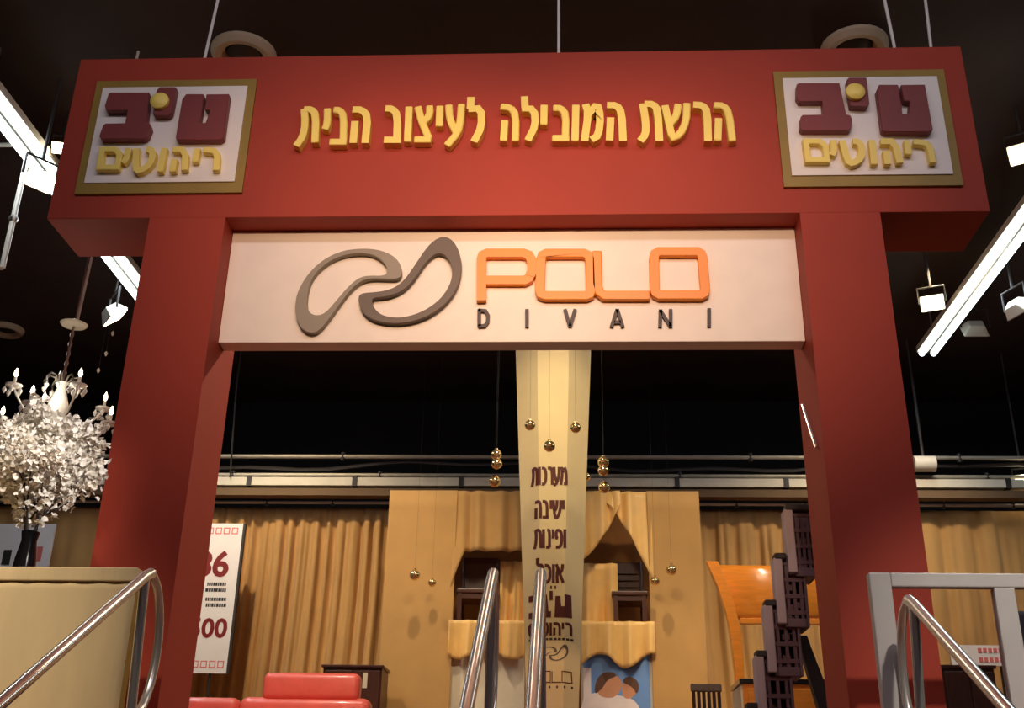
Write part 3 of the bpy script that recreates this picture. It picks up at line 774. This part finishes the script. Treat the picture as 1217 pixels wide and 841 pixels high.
for a, b in ((x0+.02, xm-.005), (xm+.005, x1-.02)):
    d = MB().box((a, CYo-.018, STAGE+.06), (b, CYo-.001, zc-.06)).build('door', DWOOD, cab, bevel=.004)
    MB().ball((b-.05 if a < xm-.1 else a+.05, CYo-.03, zc-.45), .014, 10).build('knob', STEEL, d)
p = at(434, 806, CYo-.02); MB().box((p.x-.025, CYo-.024, p.z-.1), (p.x+.025, CYo-.019, p.z+.06)).build('tag', CREAMW, cab)

# ------------------------------------------------------------------ honey wood headboard, sideboard, slatted chair
HY = 5.7
hb = thing('headboard', (at(915, 800, HY).x, HY, STAGE), 'honey wood headboard with flared top corner behind the plum crate rack', 'headboard')
def hp(pts, Y=HY): return [(at(a, b, Y).x, at(a, b, Y).z) for a, b in pts]
def mirror(pl): xm_ = at(930, 740, HY).x; return [(2*xm_-x, z) for x, z in pl][::-1]
lpost = hp([(838,669),(852,669),(862,692),(872,722),(880,756),(883,800),(884,841)])+hp([(873,841),(872,800),(868,765),(862,732),(852,700)])
lp2 = lpost[:6]+[(lpost[6][0], STAGE)]+[(lpost[7][0], STAGE)]+lpost[8:]
MB().prism([lp2], HY-.1, HY).build('side_post', OWOOD, hb, bevel=.008)
MB().prism([mirror(lp2)], HY-.1, HY).build('side_post', OWOOD, hb, bevel=.008)
xa = lpost[1][0]; xb = mirror(lpost)[0]; xm_ = at(930, 740, HY).x
n = 10; vs = []; fs = []
ztop = at(880, 670, HY).z; zlow = at(880, 737, HY).z
for j in range(n+1):
    t = j/n; z = lerp(zlow, ztop, t); xl = lerp(lpost[4][0]-.05, lpost[1][0]-.06, t**1.3); y = HY-.06+.22*t*t
    vs += [(xl, y, z), (2*xm_-xl, y, z)]
for j in range(n): fs.append((2*j, 2*j+1, 2*j+3, 2*j+2))
o = MB().add(vs, fs).build('panel', OWOOD, hb, smooth='all'); so = o.modifiers.new('solid', 'SOLIDIFY'); so.thickness = .03
a = at(878, 738, HY).x
MB().box((a, HY-.1, at(900, 743, HY).z), (2*xm_-a, HY-.03, zlow+.01)).build('cross_rail', OWOOD, hb, bevel=.006)
a = at(850, 669, HY).x
MB().tube([(a, HY+.16, ztop+.0), (2*xm_-a, HY+.16, ztop+.0)], .02).build('top_roll', OWOOD, hb)
SBY = 4.6
x0 = at(880, 808, SBY).x; zc = at(900, 806, SBY).z; x1 = x0+1.3
sb = thing('sideboard', (x0+.6, SBY+.3, STAGE), 'black topped honey wood sideboard in front of the headboard', 'sideboard')
MB().box((x0+.02, SBY+.02, STAGE+.06), (x1, SBY+.6, zc-.045)).build('body', OWOOD, sb)
MB().box((x0-.01, SBY, zc-.045), (x1+.02, SBY+.62, zc)).build('top', mat('black_top', (22, 18, 18), .25, coat=.5), sb, bevel=.005)
MB().box((x0+.0, SBY+.03, STAGE+.1), (x0+.019, SBY+.58, zc-.06)).build('lit_end_panel', CREAMW, sb)  # end face painted pale to stand for the light falling on it
for k in range(3):
    d = MB().box((x0+.06+.4*k, SBY, STAGE+.1), (x0+.43+.4*k, SBY+.019, zc-.09)).build('door', OWOOD, sb, bevel=.006)
    MB().ball((x0+.4+.4*k, SBY-.01, zc-.4), .015, 10).build('knob', STEEL, d)
for xx in (x0+.08, x1-.08): MB().box((xx-.03, SBY+.06, STAGE), (xx+.03, SBY+.54, STAGE+.06)).build('foot', DWOOD, sb)
KYc = 4.2
x0, x1 = at(821, 820, KYc).x, at(858, 820, KYc).x; zc = at(840, 812, KYc).z
sc = thing('slatted_chair', ((x0+x1)/2, KYc, STAGE), 'black slat-back chair just left of the sideboard', 'chair')
MB().box((x0, KYc, zc-.07), (x1, KYc+.04, zc)).build('top_rail', mat('grey_rail', (110, 96, 84), .5), sc, bevel=.012)  # top rail in a paler grey than the black slats
for k in range(6):
    x = lerp(x0+.025, x1-.025, k/5); MB().box((x-.014, KYc+.008, STAGE+.47), (x+.014, KYc+.03, zc-.07)).build('back_slat', BLACK, sc)
MB().box((x0-.03, KYc-.4, STAGE+.42), (x1+.03, KYc+.04, STAGE+.47)).build('seat', BLACK, sc, bevel=.01)
for xx in (x0, x1):
    for yy in (KYc-.36, KYc+.0): MB().box((xx-.018, yy, STAGE), (xx+.018, yy+.036, STAGE+.42)).build('leg', BLACK, sc)

# ------------------------------------------------------------------ plum crate rack
RY = 1.6
def rx(px, py): return at(px, py, RY).x
tops = [(931, 965, 600), (919, 957, 657), (908, 950, 712), (898, 942, 772)]
base = at(905, 841, RY)
rack = thing('crate_rack', (base.x-.05, RY+.2, STAGE), 'leaning tower of stepped plum openwork crates beside the right post', 'rack')
mods = []
for a, b, y in tops: mods.append((at(a, y, RY).x, at(b, y, RY).x, at((a+b)/2, y, RY).z))
dx = mods[3][0]-mods[2][0]; dz = mods[3][2]-mods[2][2]
while mods[-1][2]+dz > STAGE+.35: mods.append((mods[-1][0]+dx, mods[-1][1]+dx, mods[-1][2]+dz))
for k, (a, b, z) in enumerate(mods):
    h = .5 if k < len(mods)-1 else z-STAGE
    y0 = RY+.02*k; y1 = y0+.3; z0 = z-h
    cr8 = MB().box((a+.05, y0+.02, z0), (a+.07, y1, z-.02)).box((b-.02, y0+.02, z0), (b, y1, z-.02)).box((a+.07, y0+.02, z0), (b-.02, y1, z0+.06)).box((a+.07, y1-.02, z0+.06), (b-.02, y1, z-.02))
    c = cr8.build('crate', PLUM, rack, bevel=.006)
    MB().box((a, y0-.01, z0+.02), (a+.06, y0+.12, z-.03)).build('side_plate', PLUML, c, bevel=.008)
    lat = MB(); n = 4
    for q in range(n):
        zq = lerp(z0+.1, z-.06, q/(n-1)); lat.box((a+.07, y0+.03, zq-.014), (b-.02, y0+.06, zq+.014))
    for q in range(3):
        xq = lerp(a+.09, b-.04, q/2); lat.box((xq-.011, y0+.035, z0+.06), (xq+.011, y0+.065, z-.02))
    for q in range(5):
        xq = random.uniform(a+.09, b-.04); zq = random.uniform(z0+.12, z-.06); lat.box((xq-.03, y0+.06, zq-.02), (xq+.02, y0+.2, zq+.02))
    lat.build('lattice', mat('plum_lattice', (104, 82, 88), .3), c)
    MB().box((a+.01, y0-.015, z-.04), (b-.01 if k == 0 else a+.09, y0+.1, z+.005)).build('corner_cap', CABLE, c, bevel=.01)
a = at(948, 757, RY+.5); b = at(975, 841, RY+.5)
MB().prism([[(a.x-.02, a.z), (a.x+.05, a.z), (lerp(a.x, b.x, 1.9)+.11, STAGE), (lerp(a.x, b.x, 1.9)-.03, STAGE)]], RY+.42, RY+.5).build('strut', CABLE, rack)

# ------------------------------------------------------------------ right of the posts: poster and armchair seen through the glass
p0 = at(1128, 766, 6.5); p1 = at(1204, 791, 6.5)
wp = thing('notice_board', ((p0.x+p1.x)/2, 6.5, STAGE), 'small white notice with pale red print seen through the glass balustrade', 'notice')
MB().box((p0.x, 6.5, p1.z), (p1.x, 6.53, p0.z)).build('board', PRICE, wp)
for xx in (p0.x+.1, p1.x-.1): MB().box((xx-.02, 6.53, STAGE), (xx+.02, 6.57, p0.z)).build('leg', CABLE, wp)
mb = MB()
for r_ in range(2):
    for k in range(8):
        mb.box((p0.x+.3+.055*k, 6.496, p0.z-.08-.1*r_), (p0.x+.34+.055*k, 6.499, p0.z-.03-.1*r_))
mb.build('printed_text', PINK, wp)
AY = 3.2
a = at(1196, 724, AY); b = at(1260, 724, AY)
ar = thing('tall_armchair', ((a.x+b.x)/2, AY, STAGE), 'dark grey high-backed armchair behind the second balustrade pane', 'armchair')
DG = mat('dark_grey_cloth', (78, 74, 80), .8, bump=.2)
MB().box((a.x, AY, STAGE+.3), (b.x, AY+.16, a.z)).build('backrest', DG, ar, smooth='all', bevel=.06, seg=4)
MB().box((a.x, AY-.6, STAGE+.25), (b.x, AY, STAGE+.45)).build('seat', DG, ar, smooth='all', bevel=.05, seg=4)
for xx in (a.x-.08, b.x-.02): MB().box((xx, AY-.6, STAGE+.1), (xx+.1, AY+.1, STAGE+.65)).build('armrest', DG, ar, smooth='all', bevel=.04, seg=4)
for xx in (a.x+.05, b.x-.05):
    for yy in (AY-.5, AY+.1): MB().lathe([(.02,0),(.025,.26)], (xx, yy, STAGE), 8).build('leg', DWOOD, ar)
p0 = at(1118, 790, 5.2); p1 = at(1188, 841, 5.2)
bc = thing('bookcase', ((p0.x+p1.x)/2, 5.2, STAGE), 'dark low cabinet below the white notice behind the glass', 'cabinet')
MB().box((p0.x, 5.2, STAGE), (p1.x, 5.6, p0.z-.03)).build('body', DWOOD, bc)
MB().box((p0.x-.02, 5.18, p0.z-.03), (p1.x+.02, 5.62, p0.z)).build('top', DWOOD, bc)
xm = (p0.x+p1.x)/2
for a, b in ((p0.x+.02, xm-.01), (xm+.01, p1.x-.02)):
    d = MB().box((a, 5.18, STAGE+.06), (b, 5.199, p0.z-.06)).build('door', DWOOD, bc, bevel=.006)
    MB().ball(((b-.05) if a < xm-.05 else a+.05, 5.17, STAGE+.5), .014, 10).build('knob', STEEL, d)

# ------------------------------------------------------------------ blossom tree in its vase
TY = -.34
vb = at(29, 672, TY); tz = 2.725
vase = thing('vase', (vb.x, TY, tz), 'slim glossy black vase holding the white blossom branches on the beige counter', 'vase')
vt = at(33, 632, TY).z
hh = vt-tz
MB().lathe([(.05,0),(.062,.01),(.055,hh*.4),(.04,hh*.8),(.048,hh),(.038,hh-.005),(.03,hh*.5)], (vb.x, TY, tz), 20).build('body', VASE, vase, smooth=True)
tree = thing('blossom_tree', (vb.x, TY, tz+.1), 'artificial tree of white blossoms standing in the black vase', 'blossom tree')
rn = random.Random(4)
tr = MB(); tips = []; TREE_X = at(106, 560, TY).x
top0 = Vector((vb.x, TY, tz+.1))
def branch(p, d, L, r, lev):
    pts = [p.copy()]; q = p.copy()
    for i in range(4):
        d = (d+Vector((rn.uniform(-.25,.25), rn.uniform(-.25,.25), rn.uniform(-.08,.14)))).normalized(); q = q+d*L/4; q.x = min(q.x, TREE_X-.05*rn.random()); q.y = min(q.y, TY+.16); pts.append(q.copy())
        if lev >= 1: tips.append(q.copy())
    tr.tube(pts, [r*(1-.15*i) for i in range(5)], 6)
    if lev < 3:
        for k in range(4 if lev == 0 else 3):
            a = rn.uniform(0, 6.28); s = .75 if lev == 0 else .8
            nd = (d*.7+Vector((math.cos(a)*s, math.sin(a)*s*.55, rn.uniform(-.1, .35)))).normalized()
            branch(pts[rn.choice((2, 3, 4))], nd, L*rn.uniform(.6, .82), r*.55, lev+1)
for k in range(4):
    a = k*1.57+.4
    branch(top0, Vector((.14*math.cos(a)+.03, .09*math.sin(a), 1)).normalized(), .35, .011, 0)
tr.build('branches', BARK, tree)
pet = MB(); pz0_ = at(60, 625, TY).z; pzt = at(60, 486, TY).z; pxr = at(112, 560, TY).x
cnt = 0
for t_ in tips:
    for k in range(9):
        c = t_+Vector((rn.gauss(0, .026), rn.gauss(0, .026), rn.gauss(0, .026)))
        if c.z < pz0_ or c.z > pzt or c.x > pxr or c.y > TY+.2: continue
        u = Vector((rn.gauss(0,1), rn.gauss(0,1), rn.gauss(0,1))).normalized(); v = u.orthogonal().normalized(); w_ = u.cross(v); s = rn.uniform(.012, .024)
        ring = [c+(v*math.cos(i*1.0472)+w_*math.sin(i*1.0472))*s*(1 if i % 2 else .75)+u*s*(.3 if i % 2 else .12) for i in range(6)]
        pet.add([c]+ring, [(0, 1+i, 1+(i+1) % 6) for i in range(6)]); cnt += 1
print('petals', cnt, 'tips', len(tips))
pet.build('blossoms', PETAL, tree)

# ------------------------------------------------------------------ crystal chandelier behind the left post
HYc = 1.25
ctop = at(75, 452, HYc); X0 = ctop.x; Zt = ctop.z
cdisc = at(91, 385, HYc)
ch = thing('chandelier', (X0, HYc, Zt), 'crystal chandelier hanging on a chain behind the white blossom tree', 'chandelier')
MB().tube([(X0, HYc, Zt-.05), (X0+.004, HYc, cdisc.z), (X0+.03, HYc, CEIL)], .008, 6).build('suspension', STEEL, ch)
MB().tube([(X0+.02, HYc, cdisc.z), (X0+.09, HYc+.02, CEIL)], .011, 6).build('power_cord', LAMPW, ch)
MB().lathe([(.02,-.02),(.09,-.012),(.1,0),(.06,.012),(.015,.04)], (X0, HYc, cdisc.z), 20).build('canopy_disc', LAMPW, ch, smooth=True)
lk = MB()
nl = 11
for i in range(nl):
    z = lerp(Zt, cdisc.z-.03, (i+.5)/nl); hl = (cdisc.z-Zt)/nl*.62
    lk.tube([(X0+(math.cos(a)*.014 if i % 2 else 0), HYc+(0 if i % 2 else math.cos(a)*.014), z+math.sin(a)*hl) for a in [k*math.pi/5 for k in range(10)]], .0035, 5, closed=True)
lk.build('chain', STEEL, ch)
MB().lathe([(.01,0),(.045,-.02),(.03,-.06),(.05,-.12),(.075,-.2),(.05,-.3),(.03,-.36),(.09,-.42),(.1,-.48),(.04,-.56),(.01,-.6)], (X0, HYc, Zt), 16).build('stem', CRYS, ch, smooth=True)
am = None
drop = None
CRY = []
for k in range(8):       # small crown arms
    a = k*math.pi/4+.2; c, s = math.cos(a), math.sin(a)
    MB().tube([(X0+c*r, HYc+s*r, Zt+z) for r, z in ((.02,-.04),(.06,.02),(.1,.03),(.13,-.01),(.12,-.05))], .007, 6).build('crown_arm', STEEL, ch, smooth=True)
    CRY.append((X0+c*.12, HYc+s*.12, Zt-.07, .018))
for k in range(8):       # lamp arms
    a = k*math.pi/4; c, s = math.cos(a), math.sin(a); R = .40 if k % 2 == 0 else .33; zo = -.42 if k % 2 == 0 else -.22
    pts = [(X0+c*r*R, HYc+s*r*R, Zt+zo+z) for r, z in ((.1,-.04),(.35,-.1),(.65,-.08),(.9,.02),(1,.08))]
    ar_ = MB().tube(pts, .008, 6).build('arm', CRYS, ch, smooth=True)
    e = Vector(pts[-1])
    MB().lathe([(.012,-.01),(.055,.0),(.06,.012),(.02,.012)], e, 14).build('drip_pan', CRYS, ar_, smooth=True)
    MB().lathe([(.011,.012),(.011,.07)], e, 10).build('candle', LAMPW, ar_)
    MB().lathe([(.004,.07),(.015,.09),(.012,.115),(.002,.14)], e, 10).build('bulb', BULB, ar_, smooth=True)
    for q in range(5):
        b = q*1.257; CRY.append((e.x+.055*math.cos(b), e.y+.055*math.sin(b), e.z-.035, .017))
    for r_ in (.3, .55, .8): CRY.append((X0+c*r_*R, HYc+s*r_*R, Zt+zo-.13, .02))
pm = MB()
pm.lathe([(.002,.03/.02),(.5,.6),(1,0),(.6,-.8),(.05,-1.5)], (0,0,0), 8)
proto = None
for (x, y, z, r) in CRY[:98]:
    if proto is None:
        proto = pm.build('crystal', CRYS, None); proto.parent = ch; o = proto
    else:
        o = proto.copy(); COL.objects.link(o)
    o.location = Vector((x, y, z))-ch.location; o.scale = (r, r, r*1.2)
l = bpy.data.lights.new('chandelier_glow', 'POINT'); l.energy = 5; l.color = (1, .9, .72); l.shadow_soft_size = .2
o = bpy.data.objects.new('chandelier_glow', l); COL.objects.link(o); o.location = (X0, HYc-.15, Zt-.15)
# glass bead strand
sp_ = [(134,396),(126,420),(117,440)]
for i, (a, b) in enumerate(sp_[:3]):
    p = at(a, b, 1.6)
    t = thing('crystal_drop', p, ('highest', 'middle', 'lowest')[i]+' tiny crystal drop hanging on a thread below the lit floodlight beside the left post', 'crystal', 'crystal drops on threads')
    MB().lathe([(.002,.02),(.012,.008),(.014,0),(.008,-.014),(.001,-.024)], p, 8).build('drop', CRYS, t)
    MB().tube([(p.x, p.y, p.z+.02), (p.x, p.y, CEIL)], .0015, 4).build('thread', CABLE, t)

# ------------------------------------------------------------------ ceiling lamps
def floodlight(px, py, Z, aim, size, lit, label, power=0, yaw=None):
    p = atz(px, py, Z); d = (Vector(aim)-p).normalized(); q = d.to_track_quat('-Z', 'Y').to_matrix()
    t = thing('floodlight', p, label, 'floodlight', 'floodlights under the ceiling')
    s = size
    def T(vs): return [p+q @ Vector(v) for v in vs]
    fr_ = [(-s,-s*.7,0),(s,-s*.7,0),(s,s*.7,0),(-s,s*.7,0)]; bk_ = [(-s*.55,-s*.4,s*.8),(s*.55,-s*.4,s*.8),(s*.55,s*.4,s*.8),(-s*.55,s*.4,s*.8)]
    MB().add(T(fr_+bk_), [(7,6,5,4),(0,1,5,4),(1,2,6,5),(2,3,7,6),(3,0,4,7),(0,3,2,1)]).build('housing', LAMPW, t, bevel=.008)
    MB().add(T([(-s*.88,-s*.6,-.012),(s*.88,-s*.6,-.012),(s*.88,s*.6,-.012),(-s*.88,s*.6,-.012),(-s*.88,-s*.6,-.002),(s*.88,-s*.6,-.002),(s*.88,s*.6,-.002),(-s*.88,s*.6,-.002)]), [(3,2,1,0),(4,5,6,7),(0,1,5,4),(1,2,6,5),(2,3,7,6),(3,0,4,7)]).build('front_glass', HOT if lit else mat('dull_glass', (120, 112, 96), .3), t)
    ys = T([(-s*1.1,0,s*.4),(s*1.1,0,s*.4)]); up = Vector((0, 0, s*1.5))
    MB().tube([ys[0], ys[0]+up, ys[1]+up, ys[1]], .012, 6).build('yoke', CABLE, t)
    mid = (ys[0]+ys[1])/2+up
    MB().tube([mid, (mid.x, mid.y, CEIL)], .015, 6).build('stem', CABLE, t)
    if power: spot('flood_beam', p+d*.04, aim, power, (1, .84, .6), 110, 1, .06)
floodlight(48, 214, 6.45, (-2, 0, 4.4), .125, True, 'lit floodlight at the left end of the crossbeam by the bright tube light', 30)
floodlight(137, 377, 6.6, (-1.5, 6.8, 2.5), .16, True, 'lit floodlight seen between the left post and chandelier chain', 40)
floodlight(1108, 360, 6.8, (1.2, -3, 2.5), .125, True, 'glaring lit floodlight right of the right red post', 40)
floodlight(1158, 394, 7.1, (5.2, 12, 3.5), .15, False, 'unlit white floodlight below the far end of the right tube light', 0)
floodlight(1212, 368, 6.6, (9, 6, 4.0), .14, False, 'unlit floodlight at the right edge under the ceiling', 0)
floodlight(1217, 182, 7.0, (1.5, -3, 2), .13, True, 'lit floodlight glaring at the right edge above the tube light', 20)
floodlight(72, 176, 7.1, (-3, -3, 2.5), .08, True, 'small lit floodlight half hidden by the left end of the crossbeam', 10)
floodlight(1216, 570, 5.75, (3, -3, 3), .1, True, 'lit floodlight at pipe height on the right edge above the curtain', 15)
def tube_light(x, y0, y1, label, z=7.0, wid=.07, energy=60):
    t = thing('tube_light', (x, (y0+y1)/2, z), label, 'tube light', 'ceiling tube lights')
    MB().box((x-wid*1.7, y0, z+.03), (x+wid*1.7, y1, z+.1)).build('housing', LAMPW, t)
    MB().box((x-.012, y0, z-.0), (x+.012, y1, z+.03)).build('spine', STEEL, t)
    for s in (-1, 1):
        MB().tube([(x+s*wid, y0+.03, z), (x+s*wid, y1-.03, z)], .036, 10).build('tube', TUBE, t, smooth='all')
    for yy in (y0+.3, y1-.3): MB().tube([(x, yy, z+.1), (x, yy, CEIL)], .012, 6).build('hanger', STEEL, t)
    area('tube_glow', (x, (y0+y1)/2, z-.08), (x, (y0+y1)/2, 0), energy, COOL, .3, (y1-y0)*.95)
tube_light(4.77, .8, 6.52, 'long twin tube ceiling light right of the gateway')
tube_light(-4.37, .9, 6.4, 'long twin tube ceiling light left of the gateway')
# ring vents and a round downlight
def ring(px, py, R, label):
    p = atz(px, py, CEIL)
    t = thing('ceiling_vent', (p.x, p.y, CEIL), label, 'vent', 'round ceiling vents')
    MB().lathe([(R,0),(R,-.03),(R*.86,-.07),(R*.66,-.06),(R*.56,-.01),(R*.55,0)], (p.x, p.y, CEIL), 28).build('rim', mat('vent_cream', (190, 172, 142), .6), t, smooth=True)
    MB().lathe([(R*.5,0),(R*.5,-.025),(R*.1,-.055),(.01,-.055)], (p.x, p.y, CEIL), 24).build('core', CABLE, t, smooth=True)
ring(290, 62, .27, 'round ceiling vent showing above the left part of the crossbeam')
ring(1015, 55, .27, 'round ceiling vent showing above the right part of the crossbeam')
ring(8, 390, .22, 'round unlit downlight at the far left beyond the chandelier')  # a downlight, built unlit in the same shape as the vents
# white hanging frame on the left
fx = -4.37
k_ = (fx-CAM.x)/ray(17, 255).x; FY = CAM.y+ray(17, 255).y*k_
zb_ = at(8, 318, FY).z; zm_ = at(20, 172, FY).z
hf = thing('hanging_truss', (fx, FY, zb_), 'white tubular frame hanging at the left edge below the tube light', 'truss')
MB().tube([(fx, FY, 6.955), (fx, FY, zb_)], .024, 8).build('upright', LAMPW, hf)
MB().tube([(fx-.9, FY, CEIL), (fx-.9, FY, zb_)], .024, 8).build('upright', LAMPW, hf)
for zc in (zb_, zm_): MB().tube([(fx-.9, FY, zc), (fx, FY, zc)], .02, 8).build('crossbar', LAMPW, hf)
MB().ball((fx, FY, at(18, 260, FY).z), .04, 10).build('joint', STEEL, hf)
